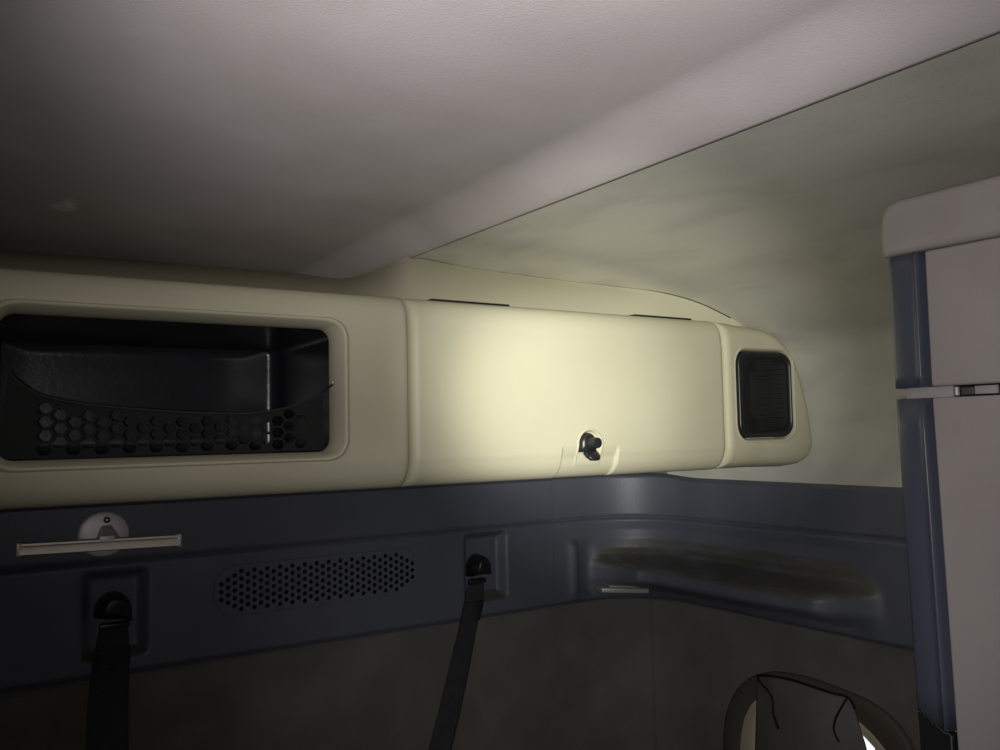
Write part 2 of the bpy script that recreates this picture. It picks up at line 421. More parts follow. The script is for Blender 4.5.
mm = nt.nodes.new('ShaderNodeMath'); mm.operation = 'MULTIPLY'; nt.links.new(mq.outputs['Value'], mm.inputs[0]); nt.links.new(m2.outputs['Result'], mm.inputs[1])
mx = nt.nodes.new('ShaderNodeMix'); mx.data_type = 'RGBA'; nt.links.new(src, mx.inputs['A']); mx.inputs['B'].default_value = (0.083, 0.08, 0.066, 1)
nt.links.new(mm.outputs['Value'], mx.inputs['Factor']); nt.links.new(mx.outputs['Result'], b.inputs['Base Color'])

# metal strip under the shelf at the corner
c0 = at(602, 590.5, 1, YB-0.085); c1 = at(649, 591, 1, YB-0.125)
t = thing('metal_strip', 'short pale metal strip under the corner of the blue shelf', 'strip', (c0+c1)/2)
d = (c1-c0).normalized(); n_ = Vector((-d.y, d.x, 0)).normalized()
if n_.y > 0: n_ = -n_
def obox(name, p0, p1, n, th, h, m, parent, bev=0.0008):
    V, F = box(0, (p1-p0).length, 0, th, -h/2, h/2, bev)
    dd = (p1-p0).normalized(); upz = Vector((0, 0, 1))
    return link(name, [p0+dd*v.x+n*v.y+upz*v.z for v in V], F, m, parent)
obox('strip_body', c0, c1, -n_, 0.05, 0.010, M['metal'], t)
q0 = c0+d*0.02+Vector((0, 0, 0.009)); q1 = c1-d*0.015+Vector((0, 0, 0.009))
obox('raised_edge', q0, q1, -n_, 0.05, 0.003, M['metal'], t)

# ------------------------------------------------------------------ overhead lockers
def prof_y(z):
    y = YC; r = 0.040; zt_ = ZT-r
    if z > zt_: y += 0.030*(1-math.sqrt(max(0, 1-((z-zt_)/r)**2)))
    r = 0.045; zb_ = ZB+r
    if z < zb_: y += 0.036*(1-math.sqrt(max(0, 1-((zb_-z)/r)**2)))
    y += 0.0014*smoothstep(0.150, 0.164, z)+0.0012*smoothstep(-0.036, -0.048, z)
    return y
def edge_r(d, r): return r*(1-math.sqrt(max(0, 1-(1-min(d, r)/r)**2)))
TT = [0, .004, .009, .016, .026, .04, .06, .09, .14, .2, .3, .42, .55, .68, .8, .9, .96, 1]

SL = at(408, 400, 1, YC+0.013).x; SR = at(722, 400, 1, YC+0.013).x
XN0, XN1 = -0.085, SL-0.0022
niche = thing('overhead_locker', 'cream overhead locker with an open black storage niche, left of the closed locker', 'locker', (0.25, 1.3, ZB))
outl = rrect(XN0, XN1, ZB, ZT, 0.008)
nx0, nx1, nz0, nz1 = 0.066, 0.4825, -0.0235, 0.1525
op = rrect(nx0-0.014, nx1+0.014, nz0-0.012, nz1+0.013, 0.030)      # where the bezel starts
cN = ((nx0+nx1)/2, (nz0+nz1)/2)
A = angles_for([outl, op], cN, 260)
oL = [raycast(outl, cN, a) for a in A]; iL = [raycast(op, cN, a) for a in A]
loops = [[Vector((x, 1.60, z)) for x, z in oL]]
for tt in TT:
    L = []
    for (ox, oz), (ix, iz) in zip(oL, iL):
        x, z = lerp(ox, ix, tt), lerp(oz, iz, tt)
        y = prof_y(z)+edge_r(min(x-XN0, XN1-x), 0.012)
        L.append(Vector((x, y, z)))
    loops.append(L)
# bezel: small raised rim, then rolls inward
inner = rrect(nx0, nx1, nz0, nz1, 0.018); inL = [raycast(inner, cN, a) for a in A]
for tt, dy in ((0.0, -0.0008), (0.12, -0.0022), (0.28, -0.0024), (0.4, 0.0), (0.6, 0.006), (0.8, 0.014), (0.95, 0.022), (1.0, 0.030), (1.0, 0.036)):
    loops.append([Vector((lerp(a[0], b_[0], tt), YC+dy, lerp(a[1], b_[1], tt))) for a, b_ in zip(iL, inL)])
V, F = loops_mesh(loops)
link('housing', V, F, M['beige'], niche)
# black inner tub
cor = at(272, 400, 1, 1.40)
XR = cor.x+0.012
loops = []
ZK = at(100, 343, 1, 1.40).z
bk = rrect(nx0-0.002, XR, nz0+0.004, ZK, 0.010)
bkL = [raycast(bk, cN, a) for a in A]
i2 = rrect(nx0-0.001, nx1+0.001, nz0-0.001, nz1+0.001, 0.018); i2L = [raycast(i2, cN, a) for a in A]
YK = 1.40
for tt in (0, .15, .5, .85, .93, .97, .99, 1.0):
    loops.append([Vector((lerp(a[0], b_[0], tt), YC+0.034+(YK-YC-0.034)*tt, lerp(a[1], b_[1], tt))) for a, b_ in zip(i2L, bkL)])
bcx, bcz = (nx0-0.002+XR)/2, (nz0+0.004+ZK)/2; bhx, bhz = (XR-nx0+0.002)/2, (ZK-nz0-0.004)/2
for ix, iz, dy in ((0.0015, 0.0004, 0.006), (0.005, 0.001, 0.0115), (0.0105, 0.0016, 0.0155), (0.017, 0.002, 0.017), (0.06, 0.02, 0.0172)):
    loops.append([Vector((bcx+(b_[0]-bcx)*(1-ix/bhx), YK+dy, bcz+(b_[1]-bcz)*(1-iz/bhz))) for b_ in bkL])
V, F = loops_mesh(loops, cap_last=True)
link('niche_tub', V, F, M['niche'], niche)['label'] = 'glossy black inner tub'

# cargo net stretched across the lower part of the niche
YN = YC+0.050
def NP(x, y): q = at(x, y, 1, YN); return (q.x, q.z)
cordpx = [(8, 372), (18, 382), (35, 393), (60, 400), (100, 406), (150, 410), (200, 413), (250, 413), (285, 408), (308, 400), (322, 392)]
cp = [NP(*p) for p in cordpx]
net = thing('cargo_net', 'black honeycomb elastic net across the bottom of the open niche', 'net', (cN[0], YN, nz0))
outline = [p for p in cp if True]
outline = [(p[0], p[1]) for p in outline]; outline[-1] = (0.479, outline[-1][1]-0.004); outline[0] = (max(0.068, outline[0][0]), outline[0][1])
poly = outline+[(0.479, -0.0215), (0.069, -0.0215)]
def inside(p, pl):
    c = False; n = len(pl)
    for i in range(n):
        (x1, z1), (x2, z2) = pl[i], pl[i-1]
        if (z1 > p[1]) != (z2 > p[1]) and p[0] < (x2-x1)*(p[1]-z1)/(z2-z1)+x1: c = not c
    return c
holes = []
HP = 0.0225
i = 0; x = 0.118
while x < 0.455:
    z = -0.0118+(0.0084 if i % 2 else 0)
    while z < 0.12:
        if inside((x, z), poly) and dist_poly((x, z), poly) > 0.0087:
            wob = 0.0008*math.sin(x*60)
            holes.append([(x+0.0092*math.cos(math.radians(60*k)), z+wob+0.0078*math.sin(math.radians(60*k))) for k in range(6)])
        z += 0.0168
    x += 0.0163; i += 1
plate('mesh_panel', poly, holes, 0.0015, M['net'], net, lambda a, b_, c: Vector((a, YN+c, b_)))
pts = catmull([Vector((a, YN-0.002, b_)) for a, b_ in cp]+[at(333, 384, 1, YC+0.002)], 6)
V, F = tube(pts, 0.0016, 8); link('elastic_cord', V, F, M['cord'], net)
qh = at(333, 384, 1, YC+0.000); V, F = tube([qh, qh+Vector((0.0, 0.002, 0.006))], 0.0016, 8); link('hook', V, F, M['metal'], net)

# closed locker
XD0, XD1 = SL+0.0018, SR-0.0018
door_l = thing('overhead_locker', 'cream overhead locker with a closed door and black turn latch', 'locker', ((XD0+XD1)/2, 1.3, ZB))
V, F = box(XD0+0.002, XD1-0.002, YC+0.045, 1.60, ZB+0.004, ZT-0.006, 0.003)
link('body', V, F, M['beige'], door_l)
# door as a fine relief
k1, k2 = at(563, 460, 1, YC), at(618, 460, 1, YC)
arch_c = at(590.5, 446, 1, YC)
def arch_sd(x, z):
    dx, dz = x-arch_c.x, z-(arch_c.z+0.002)
    hw = 0.0245
    if dz > 0: return math.hypot(dx, dz)-hw
    return max(abs(dx)-hw, -(dz+0.030)*0.3)
def door_y(x, z):
    y = prof_y(z)+edge_r(min(x-XD0, XD1-x), 0.014)
    # finger pocket open at the bottom
    zt_ = at(590, 452, 1, YC).z+0.002
    m = smoothstep(k1.x-0.0015-0.25*(z-zt_)*0, k1.x+0.0025, x)*smoothstep(k2.x+0.004, k2.x-0.001, x)*smoothstep(zt_+0.012, zt_-0.014, z)
    y += 0.0065*m
    s = arch_sd(x, z)
    y += 0.006*smoothstep(0.0005, -0.0035, s)*smoothstep(-0.026, -0.012, z-arch_c.z)
    y -= 0.0015*math.exp(-((s-0.001)/0.0015)**2)*smoothstep(-0.02, 0.0, z-arch_c.z+0.02)
    return y
def dense(a, b, n, regs):
    L = set(lin(a, b, n))
    for (p, q, m) in regs: L |= set(lin(max(a, p), min(b, q), m))
    L = sorted(L); o = [L[0]]
    for v in L[1:]:
        if v-o[-1] > 2e-4: o.append(v)
    o[-1] = b; return o
dx = dense(XD0, XD1, 80, [(XD0, XD0+0.016, 14), (XD1-0.016, XD1, 14), (k1.x-0.01, k2.x+0.012, 90)])
dz = dense(ZB, ZT, 60, [(ZB, ZB+0.012, 10), (ZT-0.012, ZT, 10), (arch_c.z-0.035, arch_c.z+0.035, 70)])
V, F = grid(lambda x, z: Vector((x, door_y(x, z), z)), dx, dz)
W = [Vector(v) for v in V]; nV = len(V)
W += [Vector((v.x, YC+0.048, v.z)) for v in V]
_, G = sheet_solid(V, F, len(dx), len(dz), (0, 0, 0))
door = link('door', W, G, M['beige'], door_l)
for xa, ya, xb, yb in ((430, 300.5, 508, 305.5), (633, 317, 690, 320.5)):
    p0 = at(xa, ya, 1, YC+0.030); p1 = at(xb, yb, 1, YC+0.030)
    zz = ZT+0.001
    V, F = box(p0.x, p1.x, YC+0.026, YC+0.055, zz-0.004, zz+0.0015, 0.001)
    link('hinge', V, F, M['blackmatt'], door)
# turn latch
la = at(589, 443.5, 1, YC)
latch = bpy.data.objects.new('latch', None); COL.objects.link(latch); latch.parent = door_l
latch.location = Vector((la.x, YC, la.z))-world_loc(door_l)
lo = latch
def arch_outline(cx, cz, r, drop, n=16):
    o = [(cx+r*math.cos(math.pi*k/n), cz+r*math.sin(math.pi*k/n)) for k in range(n+1)]
    o += [(cx-r, cz-drop*0.5), (cx-r, cz-drop), (cx-r*0.3, cz-drop), (cx+r*0.4, cz-drop), (cx+r, cz-drop), (cx+r, cz-drop*0.5)]
    return o
V, F = dome(arch_outline(la.x-0.002, la.z+0.001, 0.0180, 0.0155), YC+0.006, 0.013, flat=0.45)
link('escutcheon', V, F, M['black'], latch)
def cyl_y(cx, cz, y0, y1, r, n=28, bev=0.0015, taper=1.0):
    L = []
    for (yy, rr) in ((y0, r*taper), (y1+bev, r), (y1+bev*0.3, r-bev*0.3), (y1, r-bev)):
        L.append([Vector((cx+rr*math.cos(2*math.pi*k/n), yy, cz+rr*math.sin(2*math.pi*k/n))) for k in range(n)])
    return loops_mesh(L, True, True)
V, F = cyl_y(la.x-0.001, la.z+0.001, YC+0.004, YC-0.025, 0.0090, taper=1.1); sharp(link('knob', V, F, M['black'], latch))
V, F = cyl_y(la.x-0.001, la.z+0.001, YC-0.012, YC-0.016, 0.0098); sharp(link('collar', V, F, M['black'], latch))
# thumb tab under the knob
tab = []
for yy, zz, hw in ((YC+0.002, -0.006, 0.009), (YC-0.006, -0.014, 0.010), (YC-0.012, -0.020, 0.010), (YC-0.016, -0.026, 0.008), (YC-0.014, -0.029, 0.006), (YC-0.008, -0.029, 0.007), (YC-0.002, -0.024, 0.009), (YC+0.006, -0.016, 0.010)):
    tab.append((yy, zz, hw))
V = []; F = []; n = len(tab)
secs = [(-1, 0.75), (-0.8, 0.95), (0, 1), (0.8, 0.95), (1, 0.75)]
cy = sum(t_[0] for t_ in tab)/n; cz = sum(t_[1] for t_ in tab)/n
for s, sc in secs:
    for yy, zz, hw in tab: V.append(Vector((la.x+0.002+s*hw*1.3, cy+(yy-cy)*sc, la.z+cz+(zz-cz)*sc)))
for i in range(4):
    for k in range(n): F.append((i*n+k, i*n+(k+1) % n, (i+1)*n+(k+1) % n, (i+1)*n+k))
F.append(tuple(range(n))); F.append(tuple(4*n+k for k in range(n)))
link('thumb_tab', V, F, M['black'], latch)

# end pod with the black loudspeaker cover
pod = thing('speaker_pod', 'rounded cream end pod of the overhead lockers with black speaker cover', 'speaker', (1.38, 1.3, ZB))
cpx = [(745, 323.5), (757, 325), (768, 328.5), (778, 335), (786, 346), (793, 361), (799, 382), (804, 405), (808, 428), (809.5, 445), (808.5, 457), (804, 464), (796, 467)]
cpt = [(lambda q: (q.x, q.z))(at(x, y, 1, YC-0.005)) for x, y in cpx]
XP0 = SR+0.0020
outl = [(XP0, ZT)]+[(lerp(XP0, cpt[0][0], 0.5), ZT)]+cpt+[(lerp(XP0, cpt[-1][0], 0.5), ZB), (XP0, ZB)]
outl = [(a, min(b_, ZT)) for a, b_ in outl][::-1]
a1 = at(738, 354, 1, YC); a2 = at(790, 354, 1, YC-0.011); a3 = at(765, 352.5, 1, YC); a4 = at(765, 437, 1, YC)
sx0, sx1, sz0, sz1 = a1.x, a2.x, a4.z, a3.z
cP = ((sx0+sx1)/2, (sz0+sz1)/2)
rim = rrect(sx0-0.012, sx1+0.008, sz0-0.010, sz1+0.009, 0.036); ins = rrect(sx0-0.003, sx1+0.003, sz0-0.003, sz1+0.003, 0.028)
A = angles_for([outl, rim], cP, 220)
oL = [raycast(outl, cP, a) for a in A]; rL = [raycast(rim, cP, a) for a in A]; sL = [raycast(ins, cP, a) for a in A]
def pod_y(x, z): return prof_y(z)*(1-smoothstep(1.36, 1.50, x))+(prof_y(z)-0.018)*smoothstep(1.36, 1.50, x)
loops = [[Vector((x, 1.42 if x < 1.36 else 1.20, z)) for x, z in oL]]
for tt in TT:
    L = []
    for (ox, oz), (ix, iz) in zip(oL, rL):
        x, z = lerp(ox, ix, tt), lerp(oz, iz, tt)
        dd = dist_poly((x, z), outl)
        y = pod_y(x, z)+edge_r(min(dd, x-XP0+0.0), 0.014)
        L.append(Vector((x, y, z)))
    loops.append(L)
for tt, dy in ((0.1, -0.001), (0.3, -0.001), (0.55, 0.001), (0.8, 0.004), (1.0, 0.007), (1.0, 0.030)):
    loops.append([Vector((lerp(a[0], b_[0], tt), pod_y(a[0], a[1])+dy, lerp(a[1], b_[1], tt))) for a, b_ in zip(rL, sL)])
V, F = loops_mesh(loops); link('housing', V, F, M['beige'], pod)
so = rrect(sx0-0.001, sx1+0.001, sz0-0.001, sz1+0.001, 0.027, 14)
def spk(yoff, h):
    c = cP; L = []
    for s, d_ in ((1.0, 0.02), (1.0, 0.004), (0.985, 0.0), (0.955, -0.0015), (0.925, 0.0), (0.90, 0.004), (0.86, 0.004)):
        L.append([Vector((c[0]+(a-c[0])*s, pod_y(a, cP[1])+d_, c[1]+(b_-c[1])*s)) for a, b_ in so])
    return loops_mesh(L, cap_last=True)
V, F = spk(0, 0); cov = link('speaker_cover', V, F, M['black'], pod); cov['label'] = 'glossy black speaker cover'
gr_h = []
gx0, gx1, gz0, gz1 = sx0+0.016, sx1-0.008, sz0+0.010, sz1-0.010
gout = rrect(gx0, gx1, gz0, gz1, 0.020)
z = gz0+0.006; j = 0
while z < gz1-0.004:
    x = gx0+0.005+(0.0028 if j % 2 else 0)
    while x < gx1-0.004:
        if sd_rr(x, z, gx0, gx1, gz0, gz1, 0.02) < -0.003:
            gr_h.append([(x+0.0016*math.cos(math.pi*k/3), z+0.0016*math.sin(math.pi*k/3)) for k in range(6)])
        x += 0.0056
    z += 0.0048; j += 1
plate('speaker_mesh', gout, gr_h, 0.001, M['blackmatt'], pod, lambda a, b_, c: Vector((a, pod_y(a, cP[1])+0.0025+c, b_)))
for pxx, pyy in ((746, 363), (748.5, 426)):
    q = at(pxx, pyy, 1, YC); V, F = cyl_y(q.x, q.z, YC+0.004, YC-0.0005, 0.0028, 16, 0.0006); link('screw', V, F, M['black'], pod)

# ------------------------------------------------------------------ vent grille in the blue trim
g0 = at(217, 594, 1, YB-0.034); g1 = at(416, 570, 1, YB-0.034)
gt = at(316, 560, 1, YB-0.034).z; gb_ = at(316, 602, 1, YB-0.034).z
gx0, gx1 = g0.x, g1.x; gzc = (gt+gb_)/2; ghh = (gt-gb_)/2-0.001
vent = thing('vent_grille', 'dark oval perforated vent grille in the blue wall trim', 'vent', ((gx0+gx1)/2, YB-0.034, gzc))
rr_ = ghh*0.999
outo = rrect(gx0-0.006, gx1+0.006, gzc-ghh-0.006, gzc+ghh+0.006, rr_+0.005, 14)
hol = []
i = 0; x = gx0+0.007
while x < gx1-0.004:
    for j in range(-4, 5):
        z = gzc+j*0.0140+(0.0070 if i % 2 else 0)
        if sd_rr(x, z, gx0, gx1, gzc-ghh, gzc+ghh, rr_) < -0.0040:
            hol.append([(x+0.0046*math.cos(math.pi*k/5), z+0.0046*math.sin(math.pi*k/5)) for k in range(10)])
    x += 0.0124; i += 1
plate('perforated_plate', outo, hol, 0.002, M['blue'], vent, lambda a, b_, c: Vector((a, YB-0.0362+c, b_)))
V, F = loops_mesh([[Vector((a, YB-0.0343, b_)) for a, b_ in rrect(gx0, gx1, gzc-ghh, gzc+ghh, rr_, 14)], [Vector((a, YB-0.0347, b_)) for a, b_ in rrect(gx0, gx1, gzc-ghh, gzc+ghh, rr_, 14)]], True, True)
link('backing', V, F, M['blackmatt'], vent)['label'] = 'black backing sheet standing in for the shade behind the holes'  # black sheet paints the dark of a recess behind the plate
rimp = [Vector((a, YB-0.0352, b_)) for a, b_ in rrect(gx0-0.006, gx1+0.006, gzc-ghh-0.006, gzc+ghh+0.006, rr_+0.005, 14)]
V, F = tube(rimp+[rimp[0]], 0.0015, 6, False); link('rim', V, F, M['blue'], vent)

# ------------------------------------------------------------------ webbing straps with their anchors
def strap(name_label, ctr_px, size_px, webpx, tall, wk, slant=0.0):
    q = at(*ctr_px, 1, YB-0.02); hw = size_px
    t = thing('retaining_strap', name_label, 'strap', (q.x, YB-0.02, q.z), None)
    # hooded anchor cover: round top, slanted bottom
    o = []
    n = 18
    for k in range(n+1):
        a = math.pi*k/n; o.append((q.x+hw*math.cos(a), q.z+hw*tall*math.sin(a)))
    o += [(q.x-hw, q.z-hw*0.45*tall-slant), (q.x-hw*0.4, q.z-hw*0.5-slant*0.5), (q.x+hw*0.4, q.z-hw*0.5), (q.x+hw, q.z-hw*0.45*tall+slant)]
    V, F = dome(o, YB-0.020, 0.034, flat=0.45, back=0.015); link('anchor_cover', V, F, M['black'], t)
    # webbing through a buckle
    pts = []
    for (x, y, wpx, yd) in webpx:
        c = at(x, y, 1, yd); s = wk*0.5*wpx/FPX*(c.dot(fw)); pts.append((c, s))
    C_ = catmull([p[0] for p in pts], 10); S_ = [interp([(i*10, pts[i][1]) for i in range(len(pts))], j) for j in range(len(C_))]
    V = []; F = []
    cols = [-1, -0.9, -0.45, 0, 0.45, 0.9, 1]; nc = len(cols)
    for c, s in zip(C_, S_):
        for cc in cols: V.append(c+Vector((cc*s/math.cos(YAW-0.35), -0.0, 0))+Vector((0, 0.0018*abs(cc)**2, 0)))
    for i in range(len(C_)-1):
        for j in range(nc-1): a = i*nc+j; F.append((a, a+1, a+nc+1, a+nc))
    W, G = sheet_solid(V, F, len(C_), nc, (0, 0.003, 0))
    link('webbing', W, G, M['strap'], t)
    c, s = C_[3], S_[3]
    V, F = box(c.x-s*1.15, c.x+s*1.15, c.y-0.006, c.y+0.004, c.z-0.004, c.z+0.006, 0.002); link('buckle_bar', V, F, M['black'], t)
    c, s = C_[14], S_[14]
    k = 14
    V = []
    for kk in (12, 13, 14, 15, 16, 17, 18):
        c, s = C_[kk], S_[kk]
        for cc in (-1.04, 1.04): V.append(c+Vector((cc*s/math.cos(YAW-0.35), -0.0035, 0)))
    F = [(2*i, 2*i+1, 2*i+3, 2*i+2) for i in range(6)]
    W, G = sheet_solid(V, F, 7, 2, (0, 0.004, 0)); link('stitched_end', W, G, M['strap'], t)
    return t
strap('dark webbing strap hanging from the hooded anchor right of the vent grille', (477.5, 569), 0.024,
      [(477, 578, 20, 1.655), (475, 596, 27, 1.64), (468, 630, 27, 1.60), (455, 690, 31, 1.53), (440, 752, 33, 1.46), (425, 810, 36, 1.40)], 1.35, 0.76)
strap('dark webbing strap hanging from the hooded anchor under the towel bar', (113, 611), 0.030,
      [(114, 622, 26, 1.655), (113, 642, 34, 1.63), (110, 675, 40, 1.59), (108, 715, 43, 1.54), (107, 755, 44, 1.50), (106, 820, 46, 1.42)], 1.1, 0.86, -0.006)

# ------------------------------------------------------------------ white disc with a bar
q = at(103.5, 534, 1, YB-0.036)
tb = thing('towel_bar', 'pale horizontal bar on a round white wall disc under the open niche', 'towel bar', (q.x, YB-0.032, q.z))
rd = 0.5*46/FPX*(q.dot(fw))
circ = [(q.x+rd*1.05*math.cos(2*math.pi*k/48), q.z+rd*0.98*math.sin(2*math.pi*k/48)) for k in range(48)]
L = []
for s, d_ in ((1.0, -0.002), (1.0, 0.004), (0.97, 0.007), (0.9, 0.0085), (0.6, 0.010), (0.3, 0.011)):
    L.append([Vector((q.x+(a-q.x)*s, YB-0.032-d_, q.z+(b_-q.z)*s)) for a, b_ in circ])
V, F = loops_mesh(L, True, True); link('disc', V, F, M['white'], tb)
hp = at(107, 520, 1, YB-0.045)
V, F = cyl_y(hp.x, hp.z, YB-0.040, YB-0.0455, 0.0055, 20, 0.001); link('screw_plug', V, F, M['red'], tb)
V, F = cyl_y(hp.x, hp.z, YB-0.045, YB-0.0465, 0.0022, 12, 0.0004); link('screw', V, F, M['metal'], tb)
# tapered bracket from the disc to the bar
YBAR = YB-0.085
br = []
for (xx, zz, yy, hw, th) in ((hp.x, hp.z-0.010, YB-0.043, 0.009, 0.005), (hp.x, hp.z-0.018, YB-0.052, 0.013, 0.006), (hp.x-0.001, hp.z-0.030, YBAR+0.012, 0.019, 0.007), (hp.x-0.001, hp.z-0.036, YBAR+0.004, 0.020, 0.008)):
    br.append([Vector((xx-hw, yy+th, zz)), Vector((xx-hw*0.8, yy-th*0.4, zz+0.001)), Vector((xx+hw*0.8, yy-th*0.4, zz+0.001)), Vector((xx+hw, yy+th, zz)), Vector((xx+hw*0.6, yy+th*1.6, zz-0.004)), Vector((xx-hw*0.6, yy+th*1.6, zz-0.004))])
V, F = loops_mesh(br, True, True); link('bracket', V, F, M['white'], tb)
b0 = at(19, 549.5, 1, YBAR); b1 = at(178, 540.0, 1, YBAR)
zm = (b0.z+b1.z)/2
dd = b1-b0; hh = 0.0105
V, F = box(0, 1, -0.006, 0.007, -hh, hh, 0.0)
bm_rows = []
for i in range(2):
    c = b0.lerp(b1, i)
    bm_rows.append([c+Vector((0, a, b_)) for a, b_ in ((-0.0085, -hh*0.8), (-0.0072, 0), (-0.006, hh*0.35), (-0.004, hh*0.5), (-0.0035, hh*0.8), (0.0, hh), (0.006, hh*0.9), (0.007, 0), (0.006, -hh*0.9), (-0.003, -hh))])
V, F = loops_mesh(bm_rows, True, True); bar = link('bar', V, F, M['bar'], tb); sharp(bar, 0.5)
for c, sgn in ((b0, -1), (b1, 1)):
    V, F = box(c.x-0.003 if sgn > 0 else c.x-0.005, c.x+0.005 if sgn > 0 else c.x+0.003, c.y-0.0075, c.y+0.008, c.z-hh*1.08, c.z+hh*1.08, 0.002)
    link('end_cap', V, F, M['white'], bar)
cl = at(107, 540, 1, YBAR)
V, F = box(cl.x-0.013, cl.x+0.013, YBAR-0.004, YBAR+0.012, cl.z-0.003, cl.z+0.008, 0.002); link('clip', V, F, M['white'], tb)

# ------------------------------------------------------------------ tall cabinet on the right
XC = 0.90
cab = thing('tall_cabinet', 'tall grey-beige cabinet with navy edge strips at the right', 'cabinet', (XC+0.15, 0.1, ZF))
Z_CT, Z_CB = 0.250, 0.1915; YE = 0.572
def lean(V):   # the rear edge leans slightly forward towards the bottom
    for v in V:
        v.y += 0.022*min(0.0, v.z-0.03)
    return V
V, F = box(XC+0.012, XC+0.33, -0.35, YE-0.012, ZF, 0.20, 0.004); link('carcass', V, F, M['cab'], cab)
def prism_x(outline, x0, x1, bev):      # (y, z) outline pushed along X, its two end rims bevelled
    L = []
    cy_ = sum(p[0] for p in outline)/len(outline); cz_ = sum(p[1] for p in outline)/len(outline)
    def ins(d):
        o = []
        for y, z in outline: o.append((y-math.copysign(min(d, abs(y-cy_)), y-cy_), z-math.copysign(min(d, abs(z-cz_)), z-cz_)))
        return o
    for x, d in ((x0, bev), (x0+bev*0.3, bev*0.3), (x0+bev, 0), (x1-bev, 0), (x1, bev)): L.append([Vector((x, y, z)) for y, z in ins(d)])
    return loops_mesh(L, True, True)
co = [(YE+0.003, Z_CB-0.004), (YE+0.006, Z_CB), (YE+0.006, Z_CT-0.022), (YE+0.003, Z_CT-0.010), (YE-0.003, Z_CT-0.003), (YE-0.016, Z_CT), (-0.36, Z_CT), (-0.36, Z_CB-0.004)]
V, F = prism_x(co, XC-0.004, XC+0.33, 0.007); sharp(link('top_cap', V, F, M['cab'], cab), 0.9)
YT = at(931.5, 400, 0, XC).y
for nm, z0, z1 in (('upper', 0.0395, 0.187), ('lower', -1.0, 0.0275)):
    # door panel
    V, F = box(XC, XC+0.014, -0.35, YT, z0, z1, 0.003, 3); lean(V); dr = link('door', V, F, M['cab'], cab)
    # navy strip: flat towards the room, rolled round the rear edge, raised bead at its front edge
    pr = [(XC+0.030, YE+0.002), (XC+0.012, YE+0.002), (XC+0.003, YE-0.001), (XC-0.001, YE-0.006), (XC-0.002, YT+0.018), (XC-0.002, YT+0.0115), (XC-0.0045, YT+0.0105), (XC-0.0055, YT+0.009), (XC-0.0045, YT+0.0072), (XC-0.0005, YT+0.0060), (XC+0.012, YT+0.0015)]
    zz = lin(max(z0, -1.0), z1, 10) if nm == 'upper' else lin(-0.322, z1, 10)
    V, F = grid(lambda z, k: Vector((pr[k][0], pr[k][1], z)), zz, list(range(len(pr))))
    lean(V)
    n = len(pr); F.append(tuple(range(n))); F.append(tuple((len(zz)-1)*n+k for k in range(n)))
    link('edge_strip', V, F, M['navy'], cab)['label'] = 'navy blue plastic edge strip'
# torn black lower end of the strip, with a frayed top edge
n = 14; V = []
cols_ = []
for i in range(n+1):
    t_ = i/n; y = lerp(YE-0.006, YT+0.001, t_)
    ztop = lerp(-0.306, -0.326, t_)+random.uniform(-0.0022, 0.0022)
    cols_.append((y, ztop))
V = []; F = []
for y, ztop in cols_: V += [Vector((XC-0.004, y, ztop)), Vector((XC-0.004, y, -0.9))]
for i in range(n): F.append((2*i, 2*i+1, 2*i+3, 2*i+2))
for v in V: v.y += 0.022*min(0, max(v.z, -0.6)-0.03)
W, G = sheet_solid(V, F, n+1, 2, (0.012, 0, 0)); link('torn_cover', W, G, M['blackmatt'], cab, smooth=False)
fr = []
for i in range(n+1):
    y, zt_ = cols_[i]; fr.append(Vector((XC-0.0045, y+0.022*(zt_-0.03), zt_+random.uniform(-0.001, 0.001))))
V, F = tube(fr, [random.uniform(0.0003, 0.0008) for _ in fr], 5); link('frayed_edge', V, F, M['bezel'], cab)
V, F = box(XC-0.0052, XC+0.0, YT+0.002, YT+0.0035, -0.9, -0.325, 0.0004); 
for v in V: v.y += 0.022*min(0, max(v.z, -0.6)-0.03)
link('strip_bead', V, F, M['navy'], cab)
# what shows in the gap between the doors: a pale rail and the black latch
V, F = box(XC+0.006, XC+0.016, 0.508, YE-0.012, 0.0275, 0.0395, 0.0008); link('gap_rail', V, F, M['cab'], cab)
lt = [('latch_frame', M['blackmatt'], 0.400, 0.508, 0.0275, 0.0395, 0.010), ('latch_tongue', M['white'], 0.503, 0.5055, 0.029, 0.038, 0.006), ('latch_plate', M['cab'], 0.462, 0.485, 0.0295, 0.0380, 0.0065), ('latch_plate', M['bezel'], 0.486, 0.500, 0.0295, 0.0370, 0.0075), ('latch_plate', M['cab'], 0.405, 0.458, 0.0295, 0.0380, 0.0065)]
for nm, m_, a, b_, z0, z1, xo in lt:
    V, F = box(XC+xo, XC+0.016, a, b_, z0, z1, 0.0005); link(nm, V, F, m_, cab)

# ------------------------------------------------------------------ porthole window and its cloth cover, low on the side wall
def SP(x, y, X): q = at(x, y, 0, X); return (q.y, q.z)
XW = XS-0.012
outer = [SP(*p, XW) for p in [(722, 750), (722, 735), (724, 716), (730, 699), (738, 686), (748, 678), (760, 673), (775, 672), (800, 676), (825, 684), (850, 694), (868, 702), (882, 712), (893, 722), (903, 735), (912, 750)]]
zlow = outer[0][1]; zc_w = -0.80
def mirror(o):      # closes the arch below the frame symmetrically
    return o+[(y, 2*zc_w-z) for y, z in reversed(o)]
inner_px = [(739, 750), (740, 735), (743, 719), (749, 706), (758, 697), (772, 692), (800, 694), (825, 702), (843, 711), (858, 722), (872, 735), (884, 750)]
inner = [SP(*p, XW) for p in inner_px]
glass_px = [(756, 750), (757, 735), (759, 724), (764, 716), (775, 708), (800, 706), (824, 712), (840, 722), (852, 730), (862, 738), (873, 750)]
gls = [SP(*p, XW) for p in glass_px]
